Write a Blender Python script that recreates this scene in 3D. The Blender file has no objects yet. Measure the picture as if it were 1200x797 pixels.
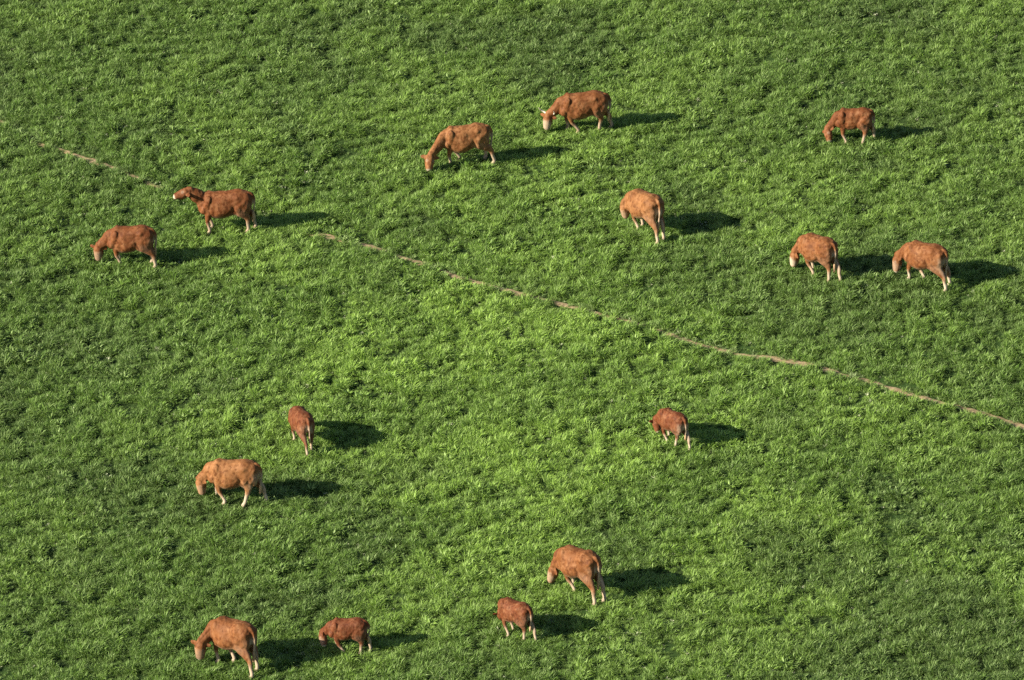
import bpy, bmesh, math, random
import numpy as np
from mathutils import Vector, Matrix

# ------------------------------------------------------------------ camera, sky, sun
scene = bpy.context.scene
R = math.radians
CAM_D, CAM_E = 205.0, R(28)
cam_data = bpy.data.cameras.new('camera')
cam = bpy.data.objects.new('camera', cam_data)
scene.collection.objects.link(cam)
cam.location = (0, -CAM_D*math.cos(CAM_E), CAM_D*math.sin(CAM_E))
cam.rotation_euler = (R(90)-CAM_E, 0, 0)
cam_data.sensor_width = 36
cam_data.lens = 36/(2*15/CAM_D)
cam_data.clip_start = 1
cam_data.clip_end = 5000
scene.camera = cam

SUN_EL, SUN_AZ = R(25.5), R(200)          # azimuth (from +x, anticlockwise) of the direction towards the sun
world = bpy.data.worlds.new('World'); scene.world = world
world.use_nodes = True
wn = world.node_tree; wn.nodes.clear()
sky = wn.nodes.new('ShaderNodeTexSky'); sky.sky_type = 'NISHITA'; sky.sun_disc = False
sky.sun_elevation = SUN_EL
sky.sun_rotation = R(90)-SUN_AZ
bg = wn.nodes.new('ShaderNodeBackground'); bg.inputs['Strength'].default_value = 0.05
wo = wn.nodes.new('ShaderNodeOutputWorld')
wn.links.new(sky.outputs[0], bg.inputs[0]); wn.links.new(bg.outputs[0], wo.inputs[0])
sl = bpy.data.lights.new('sun', 'SUN'); sl.energy = 5.0; sl.angle = R(0.5); sl.color = (1.0, .91, .75)
sun = bpy.data.objects.new('sun', sl); scene.collection.objects.link(sun)
sd = Vector((math.cos(SUN_EL)*math.cos(SUN_AZ), math.cos(SUN_EL)*math.sin(SUN_AZ), math.sin(SUN_EL)))
sun.rotation_euler = sd.to_track_quat('Z', 'Y').to_euler()
vs = scene.view_settings
vs.view_transform = 'Standard'; vs.look = 'None'; vs.gamma = 1; vs.use_curve_mapping = False; vs.exposure = 1.25
scene.cycles.max_bounces = 6; scene.cycles.diffuse_bounces = 3; scene.cycles.transmission_bounces = 3
scene.cycles.glossy_bounces = 2; scene.cycles.transparent_max_bounces = 4
scene.cycles.use_denoising = False

rng = np.random.default_rng(7)
C = scene.collection

# ------------------------------------------------------------------ helpers
def lattice(seed, n=256):
    return np.random.default_rng(seed).random((n, n))
_L = {}
def vnoise(x, y, scale, seed):
    """smooth value noise 0..1, feature size = scale metres"""
    if seed not in _L: _L[seed] = lattice(seed)
    L = _L[seed]; n = L.shape[0]
    ca, sa = math.cos(seed*1.7), math.sin(seed*1.7)
    u = (x*ca - y*sa)/scale + 57.3; v = (x*sa + y*ca)/scale + 91.7
    i = np.floor(u).astype(int); j = np.floor(v).astype(int)
    fu = u-i; fv = v-j; fu = fu*fu*(3-2*fu); fv = fv*fv*(3-2*fv)
    i %= n; j %= n; i1 = (i+1) % n; j1 = (j+1) % n
    return (L[i, j]*(1-fu)+L[i1, j]*fu)*(1-fv) + (L[i, j1]*(1-fu)+L[i1, j1]*fu)*fv
def sstep(a, b, x):
    t = np.clip((x-a)/(b-a), 0, 1); return t*t*(3-2*t)
def terrain(x, y):
    x = np.asarray(x, float); y = np.asarray(y, float)
    return 0.16*(vnoise(x, y, 7.0, 11)-.5) + 0.10*(vnoise(x, y, 2.6, 12)-.5)

def new_mat(name):
    m = bpy.data.materials.new(name); m.use_nodes = True
    nt = m.node_tree; nt.nodes.clear()
    out = nt.nodes.new('ShaderNodeOutputMaterial')
    return m, nt, out
def N(nt, typ, **kw):
    n = nt.nodes.new(typ)
    for k, v in kw.items(): setattr(n, k, v)
    return n
def mixc(nt, fac, a, b, mode='MIX'):
    n = N(nt, 'ShaderNodeMix', data_type='RGBA', blend_type=mode)
    for sock, v in ((0, fac), (6, a), (7, b)):
        if hasattr(v, 'is_linked'): nt.links.new(v, n.inputs[sock])
        elif sock == 0: n.inputs[0].default_value = v
        else: n.inputs[sock].default_value = (*v, 1)
    return n.outputs[2]
def ramp(nt, src, a, b):
    n = N(nt, 'ShaderNodeMapRange', interpolation_type='SMOOTHSTEP')
    n.inputs[1].default_value = a; n.inputs[2].default_value = b
    nt.links.new(src, n.inputs[0]); return n.outputs[0]
def noise(nt, vec, scale, detail=3, rough=.55):
    n = N(nt, 'ShaderNodeTexNoise'); n.inputs['Scale'].default_value = scale
    n.inputs['Detail'].default_value = detail; n.inputs['Roughness'].default_value = rough
    nt.links.new(vec, n.inputs['Vector']); return n.outputs['Fac']

# ------------------------------------------------------------------ ground sheet
def mat_ground():
    m, nt, out = new_mat('meadow_soil')
    tc = N(nt, 'ShaderNodeTexCoord'); p = N(nt, 'ShaderNodeBsdfPrincipled')
    f1 = noise(nt, tc.outputs['Object'], 3.0, 6, .7); f2 = noise(nt, tc.outputs['Object'], .25, 3)
    c = mixc(nt, ramp(nt, f1, .35, .65), (.016, .026, .008), (.035, .065, .015))
    c = mixc(nt, ramp(nt, f2, .4, .65), c, (.035, .07, .016))
    nt.links.new(c, p.inputs['Base Color']); p.inputs['Roughness'].default_value = .95
    p.inputs['Specular IOR Level'].default_value = .1
    nt.links.new(p.outputs[0], out.inputs[0]); return m
def build_ground():
    # fine grid in the middle, stretching out to the horizon
    def axis(lo, hi, step):
        mid = list(np.arange(lo, hi+1e-6, step))
        ext = [1, 3, 8, 20, 60, 160, 400, 1000, 2500]
        return np.array([lo-e for e in reversed(ext)] + mid + [hi+e for e in ext])
    xs = axis(-30, 30, .4); ys = axis(-30, 34, .4)
    X, Y = np.meshgrid(xs, ys)
    fade = np.clip(1-np.maximum(np.abs(X)-30, np.maximum(Y-34, -30-Y))/8, 0, 1)
    Z = terrain(X, Y)*fade
    v = np.stack([X.ravel(), Y.ravel(), Z.ravel()], 1)
    nx, ny = len(xs), len(ys)
    i = np.arange(nx-1); j = np.arange(ny-1); I, J = np.meshgrid(i, j)
    a = (J*nx+I).ravel(); f = np.stack([a, a+1, a+nx+1, a+nx], 1)
    me = bpy.data.meshes.new('ground'); me.from_pydata(v.tolist(), [], f.tolist())
    me.polygons.foreach_set('use_smooth', [True]*len(f))
    me.materials.append(mat_ground())
    o = bpy.data.objects.new('ground', me); C.objects.link(o); o['kind'] = 'structure'
build_ground()

# ------------------------------------------------------------------ trodden path
PATH = [(-17.69, 16.76), (-16.52, 15.24), (-15.95, 14.63), (-14.7, 12.96), (-13.77, 12.37), (-13.13, 11.78), (-12.05, 11.07), (-10.96, 10.08), (-10.41, 9.62), (-9.08, 8.76), (-7.76, 7.9), (-6.34, 7.11), (-5.22, 6.66), (-4.17, 6.06), (-3.39, 5.49), (-2.42, 4.81), (-1.65, 4.09), (-1.13, 3.76), (-0.43, 3.35), (0.14, 3.0), (0.78, 2.67), (1.67, 2.12), (2.29, 1.8), (3.52, 1.04), (4.77, 0.17), (5.32, -0.24), (6.06, -0.61), (6.67, -0.93), (7.41, -1.14), (8.69, -1.67), (9.61, -2.27), (10.33, -2.66), (10.93, -3.05), (11.59, -3.49), (12.67, -4.0), (13.51, -4.41), (13.98, -4.72), (14.68, -5.28), (16.05, -6.35), (17.43, -7.3), (24, -12)]
PATH = [(-26, 28)] + PATH
def resample(pts, step):
    out = []
    for a, b in zip(pts[:-1], pts[1:]):
        d = math.hypot(b[0]-a[0], b[1]-a[1]); n = max(1, int(d/step))
        for k in range(n): out.append((a[0]+(b[0]-a[0])*k/n, a[1]+(b[1]-a[1])*k/n))
    out.append(pts[-1]); return np.array(out)
PP = resample(PATH, .08)
# how bare the trail is: worn through on the right and in a few stretches, nearly grown over at the upper left
def bareness(x):
    xs = [-30, -16.2, -15, -13.5, -11.5, -9, -5, -4.4, -3.5, -2.6, -1.7, -.4, .5, 1.1, 2.4, 3.3, 4.5, 5.2, 7.5, 9, 9.8, 12, 14, 14.8, 30]
    bs = [.3, .3, .35, .35, .2, .1, .2, .6, .7, .45, .7, 1, .75, .35, .65, .5, .95, 1, 1, .9, 1, 1, 1, .6, .2]
    return np.interp(x, xs, bs)
def path_info(x, y):
    d = np.full(x.shape, 9.0); k = np.zeros(x.shape, int)
    near = np.where((y < 34))[0]
    for s in range(0, len(near), 20000):
        q = near[s:s+20000]
        D = np.hypot(x[q, None]-PP[None, ::2, 0], y[q, None]-PP[None, ::2, 1])
        k[q] = D.argmin(1); d[q] = D.min(1)
    return d, bareness(PP[::2, 0][k])
def build_path():
    m, nt, out = new_mat('trodden_earth')
    tc = N(nt, 'ShaderNodeTexCoord'); p = N(nt, 'ShaderNodeBsdfPrincipled')
    c = mixc(nt, ramp(nt, noise(nt, tc.outputs['Object'], 9, 5, .7), .35, .65), (.19, .135, .065), (.38, .28, .155))
    nt.links.new(c, p.inputs['Base Color']); p.inputs['Roughness'].default_value = .95
    nt.links.new(p.outputs[0], out.inputs[0])
    bm = bmesh.new(); prev = None
    T = np.gradient(PP, axis=0); T /= np.linalg.norm(T, axis=1)[:, None]
    for i, (pt, t) in enumerate(zip(PP, T)):
        w = .11+.05*float(vnoise(np.array([pt[0]]), np.array([pt[1]]), .5, 33)[0]-.5)*2+.02*math.sin(i*1.1)
        row = []
        for s in (-1, -.4, .4, 1):
            x, y = pt[0]-t[1]*s*w, pt[1]+t[0]*s*w
            row.append(bm.verts.new((x, y, float(terrain(x, y)) + .012 + (.012 if abs(s) < 1 else 0))))
        if prev:
            for a in range(3): bm.faces.new((prev[a], row[a], row[a+1], prev[a+1]))
        prev = row
    me = bpy.data.meshes.new('path'); bm.to_mesh(me); bm.free(); me.materials.append(m)
    for f in me.polygons: f.use_smooth = True
    if me.polygons[0].normal.z < 0: me.flip_normals()
    o = bpy.data.objects.new('path', me); C.objects.link(o); o['kind'] = 'structure'
build_path()
# ------------------------------------------------------------------ cattle
def mat_coat():
    m, nt, out = new_mat('cattle_coat')
    tc = N(nt, 'ShaderNodeTexCoord'); oi = N(nt, 'ShaderNodeObjectInfo')
    pale = N(nt, 'ShaderNodeAttribute', attribute_type='GEOMETRY', attribute_name='pale').outputs['Fac']
    dark = N(nt, 'ShaderNodeAttribute', attribute_type='GEOMETRY', attribute_name='dark').outputs['Fac']
    mp = N(nt, 'ShaderNodeMapping'); nt.links.new(tc.outputs['Object'], mp.inputs[0]); mp.inputs['Scale'].default_value = (1.2, 1.2, .8)
    va = N(nt, 'ShaderNodeVectorMath', operation='ADD'); nt.links.new(mp.outputs[0], va.inputs[0])
    rv = N(nt, 'ShaderNodeMath', operation='MULTIPLY'); nt.links.new(oi.outputs['Random'], rv.inputs[0]); rv.inputs[1].default_value = 40
    nt.links.new(rv.outputs[0], va.inputs[1])
    f1 = noise(nt, va.outputs[0], 5.5, 5, .7); f2 = noise(nt, va.outputs[0], 10, 4, .6)
    base = oi.outputs['Color']
    light = mixc(nt, .24, base, (.46, .27, .14)); deep = mixc(nt, 1.0, base, (.55, .46, .40), 'MULTIPLY')
    c = mixc(nt, ramp(nt, f1, .40, .72), base, light)
    c = mixc(nt, ramp(nt, f2, .55, .34), c, deep)
    c = mixc(nt, dark, c, deep)
    c = mixc(nt, pale, c, (.46, .38, .28))
    p = N(nt, 'ShaderNodeBsdfPrincipled'); nt.links.new(c, p.inputs['Base Color'])
    p.inputs['Roughness'].default_value = .7; p.inputs['Specular IOR Level'].default_value = .18
    bp = N(nt, 'ShaderNodeBump'); bp.inputs['Strength'].default_value = .35; bp.inputs['Distance'].default_value = .03
    nt.links.new(f2, bp.inputs['Height']); nt.links.new(bp.outputs[0], p.inputs['Normal'])
    nt.links.new(p.outputs[0], out.inputs[0]); return m
def mat_plain(name, col, rough=.5):
    m, nt, out = new_mat(name)
    tc = N(nt, 'ShaderNodeTexCoord'); p = N(nt, 'ShaderNodeBsdfPrincipled')
    c = mixc(nt, noise(nt, tc.outputs['Object'], 25, 3), tuple(v*.8 for v in col), tuple(min(1, v*1.2) for v in col))
    nt.links.new(c, p.inputs['Base Color']); p.inputs['Roughness'].default_value = rough
    nt.links.new(p.outputs[0], out.inputs[0]); return m
M_COAT = mat_coat(); M_EYE = mat_plain('eye_dark', (.01, .008, .006), .15)
M_HORN = mat_plain('horn', (.62, .56, .46), .4); M_SWITCH = mat_plain('tail_hair', (.42, .27, .15), .8)
M_UDDER = mat_plain('udder_skin', (.55, .33, .26), .6)

def tube(bm, pts, ra, rb, lat, nseg=14):
    """closed tube through pts; ra = radius across 'lat', rb = radius in the plane of bending"""
    pts = [Vector(p) for p in pts]; lat = Vector(lat).normalized(); n = len(pts); rings = []
    P = []; A = []; B = []
    sub = 4
    for i in range(n-1):              # Catmull-Rom for the spine, linear radii
        p0 = pts[max(i-1, 0)]; p1 = pts[i]; p2 = pts[i+1]; p3 = pts[min(i+2, n-1)]
        for k in range(sub):
            t = k/sub
            P.append(.5*((2*p1)+(p2-p0)*t+(2*p0-5*p1+4*p2-p3)*t*t+(3*p1-p0-3*p2+p3)*t**3))
            ts = t*t*(3-2*t)*.5+t*.5
            A.append(ra[i]+(ra[i+1]-ra[i])*ts); B.append(rb[i]+(rb[i+1]-rb[i])*ts)
    P.append(pts[-1]); A.append(ra[-1]); B.append(rb[-1])
    m = len(P)
    def ring(c, t, a, b):
        nn = t.cross(lat)
        if nn.length < 1e-4: nn = t.orthogonal()
        nn.normalize(); l = nn.cross(t).normalized()
        return [bm.verts.new(c + l*(a*math.cos(q*2*math.pi/nseg)) + nn*(b*math.sin(q*2*math.pi/nseg))) for q in range(nseg)]
    for i in range(m):
        t = (P[min(i+1, m-1)]-P[max(i-1, 0)]).normalized()
        if i == 0:
            rings.append(ring(P[0]-t*B[0]*.6, t, A[0]*.5, B[0]*.5))
        rings.append(ring(P[i], t, A[i], B[i]))
        if i == m-1:
            rings.append(ring(P[i]+t*B[i]*.6, t, A[i]*.5, B[i]*.5))
    for a, b in zip(rings[:-1], rings[1:]):
        for q in range(nseg): bm.faces.new((a[q], a[(q+1) % nseg], b[(q+1) % nseg], b[q]))
    bm.faces.new(rings[0][::-1]); bm.faces.new(rings[-1])
def blob(bm, c, r, axes=None):
    res = bmesh.ops.create_icosphere(bm, subdivisions=2, radius=1)
    M = Matrix.Diagonal((*r, 1))
    if axes is not None: M = axes.to_4x4() @ M
    M = Matrix.Translation(c) @ M
    bmesh.ops.transform(bm, matrix=M, verts=res['verts'])

def link_part(name, bm, mat, parent):
    bmesh.ops.recalc_face_normals(bm, faces=bm.faces)
    me = bpy.data.meshes.new(name); bm.to_mesh(me); bm.free(); me.materials.append(mat)
    for f in me.polygons: f.use_smooth = True
    o = bpy.data.objects.new(name, me); C.objects.link(o); o.parent = parent; return o

def make_cow(kind, s, lx, hd, pos, hooves, head, col, opts, label):
    """one animal; local frame: x forward, y left, z up, origin on the ground; everything in units of its size s"""
    root = bpy.data.objects.new(kind, None); C.objects.link(root)
    x, y = pos
    root.location = (x, y, float(terrain(x, y))); root.rotation_euler = (0, 0, R(hd)); root.scale = (s,)*3
    root.empty_display_size = .3
    root['label'] = label; root['category'] = 'calf' if kind == 'calf' else 'cow'; root['group'] = 'brown cattle grazing in the meadow'
    calf = kind == 'calf'
    fat = opts.get('fat', 1.0)*(.88 if calf else 1.0); sag = opts.get('sag', 0.0)
    bm = bmesh.new()
    # barrel: x, top z, bottom z, half width
    S = [(-.91, 1.14, .96, .09), (-.87, 1.25, .84, .19), (-.77, 1.335, .74, .25), (-.62, 1.375, .68, .285), (-.45, 1.395, .62, .31),
         (-.25, 1.36, .55-sag*.5, .34), (-.05, 1.33, .485-sag, .365), (.12, 1.315, .465-sag, .365), (.28, 1.315, .475-sag*.5, .335),
         (.42, 1.32, .53, .29), (.55, 1.23, .56, .255), (.65, 1.12, .61, .205), (.72, 1.02, .70, .12)]
    bend = opts.get('bend', 0.0)
    def yb(xx): return bend*max(0, xx+.2)**2
    if calf: S = [(a, b, c+.045 if -.8 < a < .6 else c, w) for a, b, c, w in S]
    ns = 24; rings = []
    # densify by Catmull-Rom
    def cr(p0, p1, p2, p3, t): return .5*((2*p1)+(p2-p0)*t+(2*p0-5*p1+4*p2-p3)*t*t+(3*p1-p0-3*p2+p3)*t**3)
    SS = []
    for i in range(len(S)-1):
        for t in (0, .33, .67):
            SS.append([cr(S[max(i-1, 0)][k], S[i][k], S[i+1][k], S[min(i+2, len(S)-1)][k], t) for k in range(4)])
    SS.append(list(S[-1]))
    for xx, zt, zb, w in SS:
        w *= fat*opts.get('wide', .92); zc = (zt+zb)/2-.02*(xx > -.5); ring = []
        for q in range(ns):
            a = 2*math.pi*q/ns; ca, sa = math.cos(a), math.sin(a)
            hipf = max(0, min(1, (-.2-xx)/.25))
            pw = .82-.20*hipf if sa > 0 else .9
            yy = w*math.copysign(abs(ca)**pw, ca)
            zz = zc + (zt-zc if sa > 0 else zc-zb)*math.copysign(abs(sa)**((1.0-.22*hipf) if sa > 0 else .9), sa)
            if sa > .9: zz += .012
            ring.append(bm.verts.new((xx*lx, yy+yb(xx), zz)))
        rings.append(ring)
    for a, b in zip(rings[:-1], rings[1:]):
        for q in range(ns): bm.faces.new((a[q], a[(q+1) % ns], b[(q+1) % ns], b[q]))
    bm.faces.new(rings[0][::-1]); bm.faces.new(rings[-1])
    # bony points: hips, shoulder blades, pin bones; thigh mass
    for sg in (1, -1):
        blob(bm, (-.80*lx, sg*.10, 1.22), (.08, .06, .07))
        blob(bm, (.40*lx, sg*.19+yb(.4), 1.00), (.15, .115, .29))
        blob(bm, (.52*lx, sg*.16+yb(.5), .80), (.15, .13, .18))
        blob(bm, (-.755*lx, sg*.14, .92), (.135, .115, .27))
        blob(bm, (-.64*lx, sg*.15, .97), (.235*(.9 if calf else 1), .145, .33))
    # legs
    (FL, FR, HL, HR) = hooves
    for sg, (hx, hy) in ((1, FL), (-1, FR)):
        sx = .42*lx; sy = sg*.17+yb(.42)
        lift = .06 if hx < .2 else 0
        kx = sx*.5+hx*.5+.03; ky = sy*.45+hy*.55
        tube(bm, [(sx, sy, .98), (sx*.85+hx*.15-.02, sy*.8+hy*.2, .74), (kx, ky, .42), (kx*.4+hx*.6+.005, ky*.4+hy*.6, .28), (hx-.02, hy, .13), (hx+.02, hy, .04), (hx+.03, hy, .005)],
             [.11, .095, .058, .042, .046, .054, .058], [.15, .13, .068, .048, .050, .062, .068], (0, 1, 0))
    for sg, (hx, hy) in ((1, HL), (-1, HR)):
        sx = -.60*lx; sy = sg*.16
        kx = sx*.35+hx*.65-.07; ky = sy*.3+hy*.7
        tube(bm, [(sx, sy*.9, 1.06), (sx+.13, sg*.19, .84), (sx*.55+kx*.45+.015, (sg*.17+ky)/2, .67), (kx, ky, .49), (kx*.5+hx*.5-.01, ky*.5+hy*.5, .31), (hx-.03, hy, .14), (hx+.015, hy, .045), (hx+.03, hy, .005)],
             [.14, .13, .10, .055, .044, .049, .054, .058], [.22, .20, .155, .085, .055, .054, .062, .068], (0, 1, 0))
    # neck
    poll = Vector(head[0]); muz = Vector(head[1])
    hv = (muz-poll).normalized(); poll.z += max(0, .19-(poll.z+hv.z*.40)); muz = poll+hv*.48
    nb = Vector((.42*lx, yb(.42), 1.0 if poll.z < 1.1 else 1.06))
    nb2 = Vector((.60*lx, yb(.6), 0.97 if poll.z < 1.1 else 1.09))
    back = poll - hv*.03
    mid = (nb2+back)/2 + Vector((-.02, 0, -.01 if poll.z < 1.1 else -.02))
    flat = (back-nb2); latn = Vector((-flat.y, flat.x, 0))
    if latn.length < .05: latn = Vector((0, 1, 0))
    if latn.y < 0: latn = -latn
    nk = 1.0 if poll.z < 1.1 else 1.2
    tube(bm, [nb, nb2, mid, back], [.215, .18, .14*nk, .105*nk], [.28, .24, .185*nk, .13*nk], latn)
    # dewlap
    thr = poll+hv*.12
    dn = Vector((0, 0, -.10)) if poll.z > 1 else Vector((-.06, 0, -.10))
    tube(bm, [Vector((.52*lx, yb(.52), .78)), Vector((.64*lx, yb(.64), .84)) , (mid+Vector((.60*lx, 0, .84)))/2+dn*.4, mid+dn], [.07, .06, .045, .03], [.11, .12, .10, .06], latn)
    # head
    tilt = opts.get('roll', 0.0)
    latn2 = Vector((0, 1, 0))
    if abs(hv.y) > .3 or opts.get('face'):
        latn2 = Vector((-hv.y, hv.x, 0)) if Vector((hv.x, hv.y)).length > .25 else Vector((0, 1, 0))
    fy = opts.get('face')       # direction (local degrees) the forehead looks towards
    if fy is not None:
        fd = Vector((math.cos(R(fy)), math.sin(R(fy)), 0)); latn2 = Vector((0, 0, 1)).cross(fd)
    latn2 = (latn2 - hv*latn2.dot(hv)).normalized()
    upv = hv.cross(latn2)
    fwd = Vector((1, 0, .3)) if fy is None else fd
    if upv.dot(fwd) < 0: upv = -upv
    def hp(d, u=0, l=0): return poll+hv*d+upv*u+latn2*l
    tube(bm, [hp(-.03, -.03), hp(.06, -.01), hp(.15, -.02), hp(.26, -.015), hp(.34, -.005), hp(.395, -.005), hp(.43, -.01)],
         [.115, .15, .162, .142, .124, .122, .102], [.10, .138, .155, .142, .12, .105, .083], latn2)
    for sg in (1, -1):
        ed = (latn2*sg*.9 - hv*.12 - upv*.10 + Vector((0, 0, -.10))).normalized()
        er = Matrix((ed, hv, ed.cross(hv))).transposed()
        blob(bm, hp(.03, -.03, sg*.10)+ed*.08, (.14, .075, .025), er)
    # tail
    sw = opts.get('tail', 0.0)
    tp = [(-.78*lx, 0, 1.32), (-.86*lx-.035, sw*.1, 1.285), (-.90*lx-.07, sw*.3, 1.08), (-.90*lx-.06, sw*.7, .85), (-.88*lx-.05, sw, .64)]
    tube(bm, tp, [.055, .044, .036, .031, .028], [.055, .044, .036, .031, .028], (0, 1, 0), 10)
    bmesh.ops.recalc_face_normals(bm, faces=bm.faces)
    bmesh.ops.triangulate(bm, faces=bm.faces)
    me = bpy.data.meshes.new('raw'); bm.to_mesh(me); bm.free()
    tmp = bpy.data.objects.new('raw', me); C.objects.link(tmp)
    rm = tmp.modifiers.new('r', 'REMESH'); rm.mode = 'VOXEL'; rm.voxel_size = .019; rm.use_smooth_shade = True
    sm = tmp.modifiers.new('s', 'SMOOTH'); sm.factor = .5; sm.iterations = 3
    dg = bpy.context.evaluated_depsgraph_get(); dg.update()
    body = bpy.data.meshes.new_from_object(tmp.evaluated_get(dg)); body.name = 'body'
    bpy.data.objects.remove(tmp); bpy.data.meshes.remove(me)
    nv = len(body.vertices); co = np.empty(nv*3, np.float32); body.vertices.foreach_get('co', co); co = co.reshape(-1, 3)
    no = np.empty(nv*3, np.float32); body.vertices.foreach_get('normal', no); no = no.reshape(-1, 3)
    # slight unevenness of flesh and winter coat
    X, Y, Z = co.T
    bump = (vnoise(X*1.0+Z*.3, Z+Y*.7, .13, 21+int(hd)) - .5)*.022 + (vnoise(X+Y, Z*1.3, .07, 22+int(hd))-.5)*.008
    co = co + no*(bump*sstep(.45, .75, Z))[:, None]
    body.vertices.foreach_set('co', co.ravel())
    def dent(cx, cz, rx, rz, depth, rot=0.0):
        u = (X-cx*lx)*math.cos(rot)+(Z-cz)*math.sin(rot); v = -(X-cx*lx)*math.sin(rot)+(Z-cz)*math.cos(rot)
        return depth*np.exp(-(u/rx)**2-(v/rz)**2)*sstep(.25, .7, np.abs(no[:, 1]))
    dd = dent(-.25, 1.10, .15, .10, -.028) + dent(.20, .84, .06, .20, -.018, .12) + dent(.57, .95, .05, .20, -.020, .45) \
        + dent(-.40, .80, .05, .20, -.038, -.35) + dent(-.47, 1.25, .07, .06, .03) + dent(-.80, 1.2, .06, .06, .02) + dent(0, .75, .26, .14, .02) + dent(.35, 1.17, .05, .10, .016) + dent(-.55, 1.0, .12, .14, .018)
    co = co + no*(dd*(.5 if calf else 1.0))[:, None]
    body.vertices.foreach_set('co', co.ravel())
    lp = opts.get('legpale', .72)
    pale = np.zeros(nv)
    hz = np.zeros(nv)
    for (hx, hy), base, top in ((FL, .30, .46), (FR, .30, .46), (HL, .36, .54), (HR, .36, .54)):
        w = (np.hypot(X-hx, Y-hy) < .33) & (Z < .8)
        jit = .08*(vnoise(X*3+hx*9, Z*3+Y*3, .25, 31)-.5)
        hz = np.maximum(hz, np.where(w, 1-sstep(base-.12, top, Z+jit), 0))
    pale = np.maximum(pale, hz*lp)
    mt = np.array(muz); dm = np.linalg.norm(co-mt, axis=1)
    pale = np.maximum(pale, 1-sstep(.085, .135, dm))
    for sg in (1, -1):
        e = np.array(hp(.15, .07, sg*.095)); pale = np.maximum(pale, .28*(1-sstep(.02, .08, np.linalg.norm(co-e, axis=1))))
    if opts.get('face_pale'):
        e = np.array(hp(.28, .06, 0)); pale = np.maximum(pale, opts['face_pale']*(1-sstep(.12, .22, np.linalg.norm(co-e, axis=1))))
    # paler belly, inner thighs and buttocks
    pale = np.maximum(pale, .45*sstep(.35, .9, -no[:, 2])*(Z > .5)*(X < .45)*(X > -.9))
    pale = np.maximum(pale, opts.get('rump', .08)*sstep(.05, .6, -no[:, 0])*(X < -.62*lx)*(1-sstep(1.0, 1.2, Z)))
    pale = np.maximum(pale, .6*(X < -.87*lx-.015)*(np.abs(Y-sw*.4) < .12)*(1-sstep(.95, 1.2, Z)))
    pale = np.maximum(pale, .10*(1-sstep(.05, .26, np.abs(Z-.72)))*(1-sstep(.08, .28, np.abs(X+.62*lx))))
    dark = .45*sstep(.2, .9, vnoise(X*2, Z*2, .5, 41+int(hd*3)))*(Z > .55)
    dark = np.maximum(dark, .6*(1-sstep(.04, .07, Z)))
    for nm, arr in (('pale', pale), ('dark', dark)):
        a = body.attributes.new(nm, 'FLOAT', 'POINT'); a.data.foreach_set('value', np.clip(arr, 0, 1).astype(np.float32))
    body.materials.clear(); body.materials.append(M_COAT)
    body.polygons.foreach_set('use_smooth', [True]*len(body.polygons)); body.update()
    b = bpy.data.objects.new('body', body); C.objects.link(b); b.parent = root; b.color = (*col, 1)
    # parts
    for sg in (1, -1):
        e = bmesh.new(); blob(e, hp(.15, .075, sg*.098), (.02, .02, .02)); link_part('eye', e, M_EYE, root)
    t = bmesh.new(); q = Vector(tp[-1]); long = .22 if not calf else .14
    tube(t, [q+Vector((0, 0, .06)), q+Vector((0, sw*.05, -.06)), q+Vector((.01, sw*.12, -long)), q+Vector((.02, sw*.15, -long-.07))], [.025, .042, .038, .012], [.025, .042, .038, .012], (0, 1, 0), 10)
    link_part('tail_tuft', t, M_SWITCH, root)
    if opts.get('horns'):
        for sg in (1, -1):
            h = bmesh.new()
            a = hp(-.05, -.02, sg*.05)
            tube(h, [a, a+latn2*sg*.13+Vector((0, 0, .05)), a+latn2*sg*.21+upv*.07+Vector((0, 0, .12)), a+latn2*sg*.22+upv*.15+Vector((0, 0, .21))], [.032, .027, .02, .006], [.032, .027, .02, .006], upv, 10)
            link_part('horn', h, M_HORN, root)
    if opts.get('udder'):
        u = bmesh.new(); blob(u, (-.42*lx, 0, .70), (.15, .13, .12))
        for ax in (-.06, .06):
            for ay in (-.06, .06): blob(u, (-.42*lx+ax, ay, .585), (.018, .018, .04))
        link_part('udder', u, M_UDDER, root)
    return root

RUST = (.150, .050, .015); TAN = (.215, .092, .032); RED = (.128, .037, .012); MID = (.172, .064, .020)
make_cow('cow', 0.96, 0.91, 172, (-11.467, 4.849),
         [(0.25, 0.13), (0.33, -0.17), (-0.85, 0.13), (-0.69, -0.17)], [(0.95, 0.02, 0.55), (0.94, 0.04, 0.09)],
         RUST, {'tail': -.04, 'face': 75, 'face_pale': .3},
         'russet cow grazing behind the cow that stretches its neck, lower left of that pair')
make_cow('cow', 0.98, 1.03, 177, (-8.736, 7.165),
         [(0.39, 0.26), (0.34, -0.1), (-0.78, 0.13), (-0.98, -0.13)], [(1.05, 0.08, 1.38), (1.46, 0.18, 1.19)],
         RUST, {'sag': .02, 'legpale': .6, 'tail': 0},
         'long rust brown cow holding its head up with neck stretched out level')
make_cow('cow', 0.97, 0.95, 184, (-1.513, 11.603),
         [(0.41, 0.1), (0.11, -0.25), (-0.97, 0.1), (-0.72, -0.26)], [(1.06, 0.45, 0.5), (1.12, 0.68, 0.11)],
         TAN, {'sag': .05, 'fat': 1.0, 'face': 95, 'legpale': .7},
         'tan brown round-bellied cow grazing with its face turned to the viewer')
make_cow('cow', 0.98, 0.98, 181, (2.112, 13.903),
         [(0.07, 0.17), (0.39, -0.1), (-0.58, 0.1), (-0.98, -0.18)], [(1.02, 0.05, 0.55), (1.06, 0.1, 0.09)],
         MID, {'horns': 1, 'face': 60, 'face_pale': .6, 'legpale': .6, 'sag': .03},
         'horned reddish tan cow with a pale face, topmost in the meadow')
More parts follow.
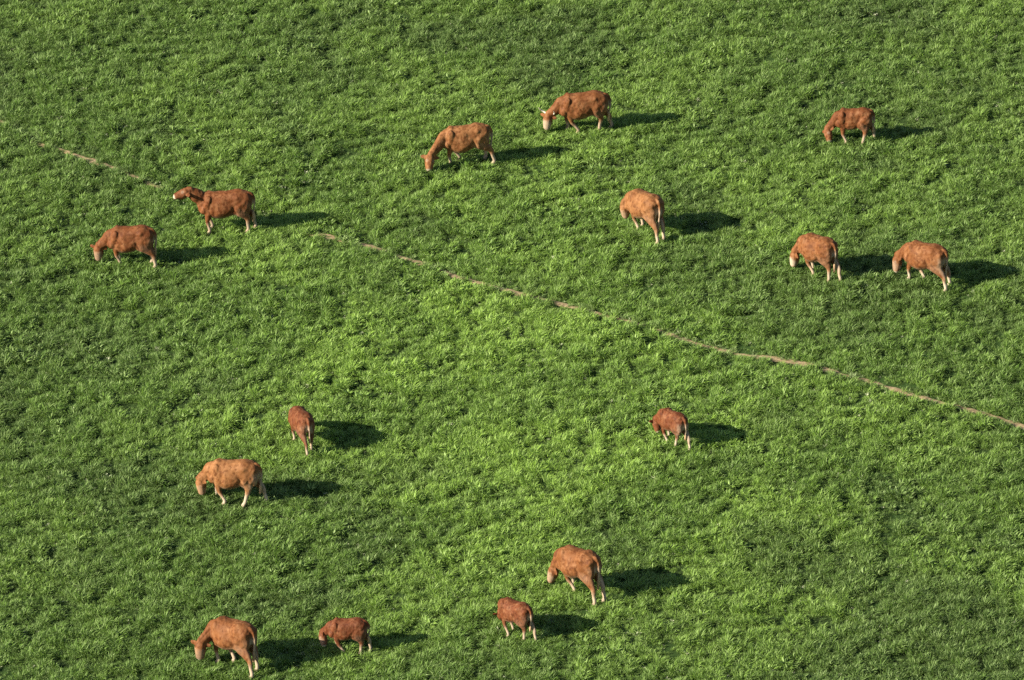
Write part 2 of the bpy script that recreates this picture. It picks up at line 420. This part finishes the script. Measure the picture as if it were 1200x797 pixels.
make_cow('calf', 0.85, 0.83, 173, (10.505, 13.146),
         [(0.19, 0.26), (0.33, -0.16), (-0.41, 0.24), (-0.81, -0.16)], [(0.89, 0.12, 0.45), (0.76, 0.37, 0.08)],
         RUST, {'face': 50},
         'russet calf grazing alone near the upper right corner')
make_cow('cow', 1.02, 0.81, 126, (3.976, 7.062),
         [(0.16, 0.1), (0.29, -0.17), (-0.9, 0.18), (-0.82, -0.1)], [(0.63, 0.27, 0.75), (0.62, 0.2, 0.3)],
         TAN, {'wide': 1.02, 'bend': .12, 'fat': 1.05, 'tail': .03, 'face': 74, 'face_pale': .35},
         'golden tan cow seen from behind, walking away with its head turned left')
make_cow('cow', 0.98, 0.79, 136, (9.057, 4.126),
         [(0.0, 0.13), (0.28, -0.17), (-0.6, 0.1), (-0.88, -0.1)], [(0.7, 0.21, 0.6), (0.7, 0.24, 0.14)],
         MID, {'wide': 1.02, 'fat': 1.05, 'face_pale': .8, 'face': 54, 'tail': .0},
         'brown cow with a whitish face, left of the two grazing side by side at right')
make_cow('cow', 0.98, 0.86, 145, (12.213, 3.53),
         [(0.43, 0.1), (0.03, -0.1), (-0.9, 0.17), (-0.79, -0.23)], [(0.94, -0.0, 0.6), (0.86, 0.15, 0.17)],
         MID, {'wide': 1.02, 'fat': 1.0, 'legpale': .95, 'rump': .3, 'face_pale': .3, 'face': 45},
         'brown cow with bright white hind feet, rightmost in the meadow')
make_cow('cow', 0.97, 0.95, 167, (-7.878, -9.701),
         [(0.14, 0.26), (0.48, -0.1), (-0.44, 0.21), (-1.0, -0.1)], [(0.94, 0.0, 0.55), (0.85, 0.03, 0.1)],
         TAN, {'sag': .03, 'fat': 1.08, 'face': 48, 'face_pale': .25, 'legpale': .9, 'rump': .3, 'tail': .02},
         'large light brown cow striding with pale lower legs, below the calf seen from behind')
make_cow('cow', 1.02, 0.84, 140, (-7.55, -18.543),
         [(0.31, 0.21), (0.02, -0.1), (-0.92, 0.26), (-0.77, -0.12)], [(0.6, 0.56, 0.65), (0.6, 0.59, 0.19)],
         MID, {'wide': 1.02, 'bend': .12, 'fat': 1.05, 'face_pale': .25, 'face': 110, 'tail': 0},
         'light brown cow cut close by the bottom edge, beside a darker calf')
make_cow('calf', 0.76, 0.86, 172, (-4.492, -17.874),
         [(0.03, 0.26), (0.33, -0.1), (-0.53, 0.16), (-0.86, -0.1)], [(0.9, -0.21, 0.55), (0.77, 0.06, 0.2)],
         RED, {'tail': -.05, 'fat': 1.12, 'face': 15, 'face_pale': .3},
         'dark red calf grazing in the shadow of the cow beside it at the bottom')
make_cow('cow', 1.02, 0.8, 137, (1.776, -14.83),
         [(0.01, 0.1), (0.29, -0.17), (-0.86, 0.26), (-0.89, -0.1)], [(0.65, 0.21, 0.6), (0.72, 0.27, 0.15)],
         MID, {'wide': 1.02, 'bend': .08, 'fat': 1.02, 'tail': -.03, 'face': 50, 'face_pale': .4},
         'mottled rust and tan cow grazing above the small calf near the bottom centre')
make_cow('calf', 0.79, 0.84, 137, (0.043, -17.119),
         [(0.02, 0.26), (0.16, -0.13), (-0.56, 0.1), (-0.92, -0.1)], [(0.66, -0.1, 0.58), (0.82, -0.28, 0.2)],
         RED, {'wide': 1.02, 'fat': 1.05, 'tail': 0},
         'small red brown calf with its head hidden behind its body, below a larger cow')
make_cow('calf', 0.78, 0.82, 129, (4.54, -6.29),
         [(0.02, 0.19), (0.4, -0.21), (-0.34, 0.1), (-0.9, -0.1)], [(1.0, -0.07, 0.4), (0.72, 0.01, 0.04)],
         RED, {'tail': -.02, 'legpale': .9, 'rump': .3, 'wide': 1.0},
         'small red calf with white lower hind leg, alone right of the centre below the trail')
make_cow('calf', 0.86, 0.8, 113, (-6.01, -6.433),
         [(0.35, 0.1), (0.29, -0.17), (-0.89, 0.13), (-0.6, -0.12)], [(0.97, -0.23, 0.62), (1.11, -0.15, 0.19)],
         RED, {'wide': 1.02, 'tail': -.02, 'fat': 1.05},
         'red calf seen from behind, with white hind feet, above the large striding cow')
# ------------------------------------------------------------------ grass: leaf tufts spread over the meadow
def mat_grass():
    m, nt, out = new_mat('grass_leaf')
    tint = N(nt, 'ShaderNodeAttribute', attribute_type='INSTANCER', attribute_name='tint').outputs['Fac']
    pale = N(nt, 'ShaderNodeAttribute', attribute_type='INSTANCER', attribute_name='pale').outputs['Fac']
    lush_shade = N(nt, 'ShaderNodeAttribute', attribute_type='INSTANCER', attribute_name='lush_shade').outputs['Fac']
    leaf = N(nt, 'ShaderNodeAttribute', attribute_type='GEOMETRY', attribute_name='leaf').outputs['Fac']
    c = mixc(nt, tint, GRASS_A, GRASS_B)
    c = mixc(nt, lush_shade, c, GRASS_LUSH_SHADE)
    lt = N(nt, 'ShaderNodeMath', operation='MULTIPLY'); nt.links.new(leaf, lt.inputs[0]); lt.inputs[1].default_value = .55
    c = mixc(nt, lt.outputs[0], c, GRASS_C)
    c = mixc(nt, pale, c, (.70, .70, .52))
    p = N(nt, 'ShaderNodeBsdfPrincipled'); nt.links.new(c, p.inputs['Base Color'])
    p.inputs['Roughness'].default_value = .5; p.inputs['Specular IOR Level'].default_value = .15
    tr = N(nt, 'ShaderNodeBsdfTranslucent')
    c2 = mixc(nt, .5, c, (.22, .34, .04)); nt.links.new(c2, tr.inputs['Color'])
    mx = N(nt, 'ShaderNodeMixShader'); mx.inputs[0].default_value = .30
    nt.links.new(p.outputs[0], mx.inputs[1]); nt.links.new(tr.outputs[0], mx.inputs[2])
    nt.links.new(mx.outputs[0], out.inputs[0]); return m

GRASS_A = (.080, .178, .011)
GRASS_B = (.235, .395, .048)
GRASS_C = (.40, .52, .22)
GRASS_LUSH_SHADE = (.046, .105, .012)  # deep green; also carries the painted vignette and gap shade
N_VAR = 10
def build_grass():
    V = []; F = []; leaf = []; var = []
    r = random.Random(3)
    for k in range(N_VAR):
        weedy = k >= 8                       # two variants: rosettes of broad leaves
        n = 14 if weedy else 36
        for b in range(n):
            a = r.uniform(0, 2*math.pi); rad = r.uniform(0, .03 if weedy else .10)
            x0, y0 = rad*math.cos(a+1.3), rad*math.sin(a+1.3)
            L = r.uniform(.12, .2) if weedy else r.uniform(.08, .22)
            w = r.uniform(.022, .036) if weedy else r.uniform(.009, .019)
            th = r.uniform(.2, .6) if weedy else r.uniform(.1, .7)      # start lean from vertical
            curl = r.uniform(.5, 1.1) if weedy else r.uniform(.4, 1.5)
            tw = r.uniform(-.9, .9)
            px, pz, pts = 0.0, 0.0, []
            for s in range(4):
                pts.append((px, pz)); px += L/3*math.sin(th+curl*s/2); pz += L/3*math.cos(th+curl*s/2)
            prof = (.5, 1, .9, 0) if weedy else (.9, 1, .75, 0)
            base = len(V); lf = r.random()
            ca, sa = math.cos(a), math.sin(a); cb, sb = math.cos(a+math.pi/2+tw), math.sin(a+math.pi/2+tw)
            for s, (q, z) in enumerate(pts):
                cx, cy = x0+q*ca, y0+q*sa; ww = w*prof[s]/2
                if s < 3:
                    V.append((cx-cb*ww, cy-sb*ww, z)); V.append((cx+cb*ww, cy+sb*ww, z)); leaf += [lf, lf]; var += [k, k]
                else:
                    V.append((cx, cy, z)); leaf.append(lf); var.append(k)
            F += [(base, base+1, base+3, base+2), (base+2, base+3, base+5, base+4), (base+4, base+5, base+6)]
    n_src = len(V)
    # tuft positions: jittered grid, thinned by the ground cover and the path
    step = GRASS_STEP
    gx = np.arange(-24, 24, step); gy = np.arange(-25, 30, step)
    X, Y = np.meshgrid(gx, gy); X = X.ravel(); Y = Y.ravel()
    X = X + rng.uniform(-.5, .5, X.shape)*step*1.3; Y = Y + rng.uniform(-.5, .5, Y.shape)*step*1.3
    half = 19.5 + (Y+20)*.08
    keep = np.abs(X) < half; X = X[keep]; Y = Y[keep]
    clump = vnoise(X, Y, .24, 1)*.5 + vnoise(X, Y, .6, 2)*.25 + vnoise(X, Y, .14, 3)*.25
    patch = vnoise(X, Y, 3.2, 4)*.6 + vnoise(X, Y, 1.3, 5)*.4
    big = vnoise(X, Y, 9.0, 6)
    d, bare = path_info(X, Y)
    bare = np.clip(bare*(.45+1.1*vnoise(X, Y, .4, 14)), 0, 1)
    onp = np.clip(1-(d-.03)/.13, 0, 1)*bare
    keep = (rng.random(X.shape) > onp*.93) & (rng.random(X.shape) < .90+1.0*(clump-.3))
    X, Y, clump, patch, big, d, bare = (q[keep] for q in (X, Y, clump, patch, big, d, bare))
    n = len(X)
    sc = (.55 + .80*sstep(.36, .64, clump) + .45*sstep(.60, .78, vnoise(X, Y, .30, 17)))
    hole = sstep(.66, .78, vnoise(X, Y, .21, 18)); sc *= 1-.62*hole*(.85+.35*patch)*rng.uniform(.75, 1.25, n)
    sc *= 1-.62*np.clip(1.2-d/.30, 0, 1)*bare
    weed = (vnoise(X, Y, 1.1, 8) > .70) & (rng.random(n) < .35)
    vi = np.where(weed, rng.integers(8, 10, n), rng.integers(0, 8, n))
    glint = sstep(.74, .86, vnoise(X, Y, 1.0, 9))*.16 + .020
    pale = np.where(rng.random(n) < glint, rng.uniform(.6, 1, n), 0.0)
    straw = np.clip(1-d/.3, 0, 1)*bare*(rng.random(n) < .5)
    pale = np.maximum(pale*.9, straw*.4)
    tint = np.clip(.15 + .75*sstep(.3, .7, patch) + rng.normal(0, .22, n) + .2*(clump-.5), 0, 1)
    lush_shade = np.clip(sstep(.5, .8, vnoise(X, Y, 2.1, 10)*.6+big*.4)*.6 + rng.normal(0, .12, n), 0, 1)
    # lens vignette put into the leaf colour: yellower sward mid-pasture, darker towards its sides
    vig_mid = np.exp(-((X-1)/9.5)**2-((Y+1.5)/13)**2)
    tint = np.clip(tint + .42*vig_mid - .22, 0, 1); lush_shade = np.clip(lush_shade + .36 - .66*vig_mid + .7*hole, 0, 1)  # gaps between clumps also darkened in colour, as shade
    small = pale > .5
    sc = np.where(small, sc*.55, sc)
    vi = np.where(small, rng.integers(8, 10, n), vi)
    Z = terrain(X, Y) - .005
    rot = np.zeros((n, 3)); lean = rng.uniform(0, .35, n); la = rng.normal(.3, 1.3, n)
    rot[:, 0] = lean*np.cos(la); rot[:, 1] = lean*np.sin(la) ; rot[:, 2] = rng.uniform(0, 6.283, n)
    allv = np.concatenate([np.array(V), np.stack([X, Y, Z], 1)])
    me = bpy.data.meshes.new('grass'); me.from_pydata(allv.tolist(), [], F)
    def attr(name, typ, arr, prop='value'):
        a = me.attributes.new(name, typ, 'POINT'); a.data.foreach_set(prop, np.ascontiguousarray(arr).ravel())
    z0 = np.zeros(n_src)
    attr('var', 'INT', np.concatenate([np.array(var), np.full(n, -1)]).astype(np.int32))
    attr('pick', 'INT', np.concatenate([z0, vi]).astype(np.int32))
    attr('leaf', 'FLOAT', np.concatenate([np.array(leaf), np.zeros(n)]).astype(np.float32))
    for nm, arr in (('sc', sc), ('tint', tint), ('pale', pale), ('lush_shade', lush_shade)):
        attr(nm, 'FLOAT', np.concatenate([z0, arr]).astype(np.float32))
    attr('rot', 'FLOAT_VECTOR', np.concatenate([np.zeros((n_src, 3)), rot]).astype(np.float32), 'vector')
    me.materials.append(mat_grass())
    o = bpy.data.objects.new('grass', me); C.objects.link(o); o['kind'] = 'stuff'
    o['label'] = 'thick green meadow grass with small tufts and pale leaves'; o['category'] = 'grass'
    g = bpy.data.node_groups.new('scatter_grass', 'GeometryNodeTree')
    g.interface.new_socket('Geometry', in_out='INPUT', socket_type='NodeSocketGeometry')
    g.interface.new_socket('Geometry', in_out='OUTPUT', socket_type='NodeSocketGeometry')
    gi = g.nodes.new('NodeGroupInput'); go = g.nodes.new('NodeGroupOutput')
    def na(name, typ):
        a = g.nodes.new('GeometryNodeInputNamedAttribute'); a.data_type = typ; a.inputs[0].default_value = name; return a.outputs[0]
    cmp = g.nodes.new('FunctionNodeCompare'); cmp.data_type = 'INT'; cmp.operation = 'LESS_THAN'
    ii = [s for s in cmp.inputs if s.type == 'INT']
    g.links.new(na('var', 'INT'), ii[0]); ii[1].default_value = 0
    sp = g.nodes.new('GeometryNodeSeparateGeometry'); sp.domain = 'POINT'
    g.links.new(gi.outputs[0], sp.inputs[0]); g.links.new(cmp.outputs[0], sp.inputs[1])
    m2p = g.nodes.new('GeometryNodeMeshToPoints'); g.links.new(sp.outputs['Selection'], m2p.inputs[0])
    s2i = g.nodes.new('GeometryNodeSplitToInstances'); s2i.domain = 'POINT'
    g.links.new(sp.outputs['Inverted'], s2i.inputs[0]); g.links.new(na('var', 'INT'), s2i.inputs['Group ID'])
    iop = g.nodes.new('GeometryNodeInstanceOnPoints')
    g.links.new(m2p.outputs[0], iop.inputs['Points']); g.links.new(s2i.outputs[0], iop.inputs['Instance'])
    iop.inputs['Pick Instance'].default_value = True
    g.links.new(na('pick', 'INT'), iop.inputs['Instance Index'])
    e2r = g.nodes.new('FunctionNodeEulerToRotation')
    g.links.new(na('rot', 'FLOAT_VECTOR'), e2r.inputs[0]); g.links.new(e2r.outputs[0], iop.inputs['Rotation'])
    g.links.new(na('sc', 'FLOAT'), iop.inputs['Scale'])
    g.links.new(iop.outputs[0], go.inputs[0])
    md = o.modifiers.new('scatter', 'NODES'); md.node_group = g
    print('grass tufts', n)
GRASS_STEP = .105
build_grass()
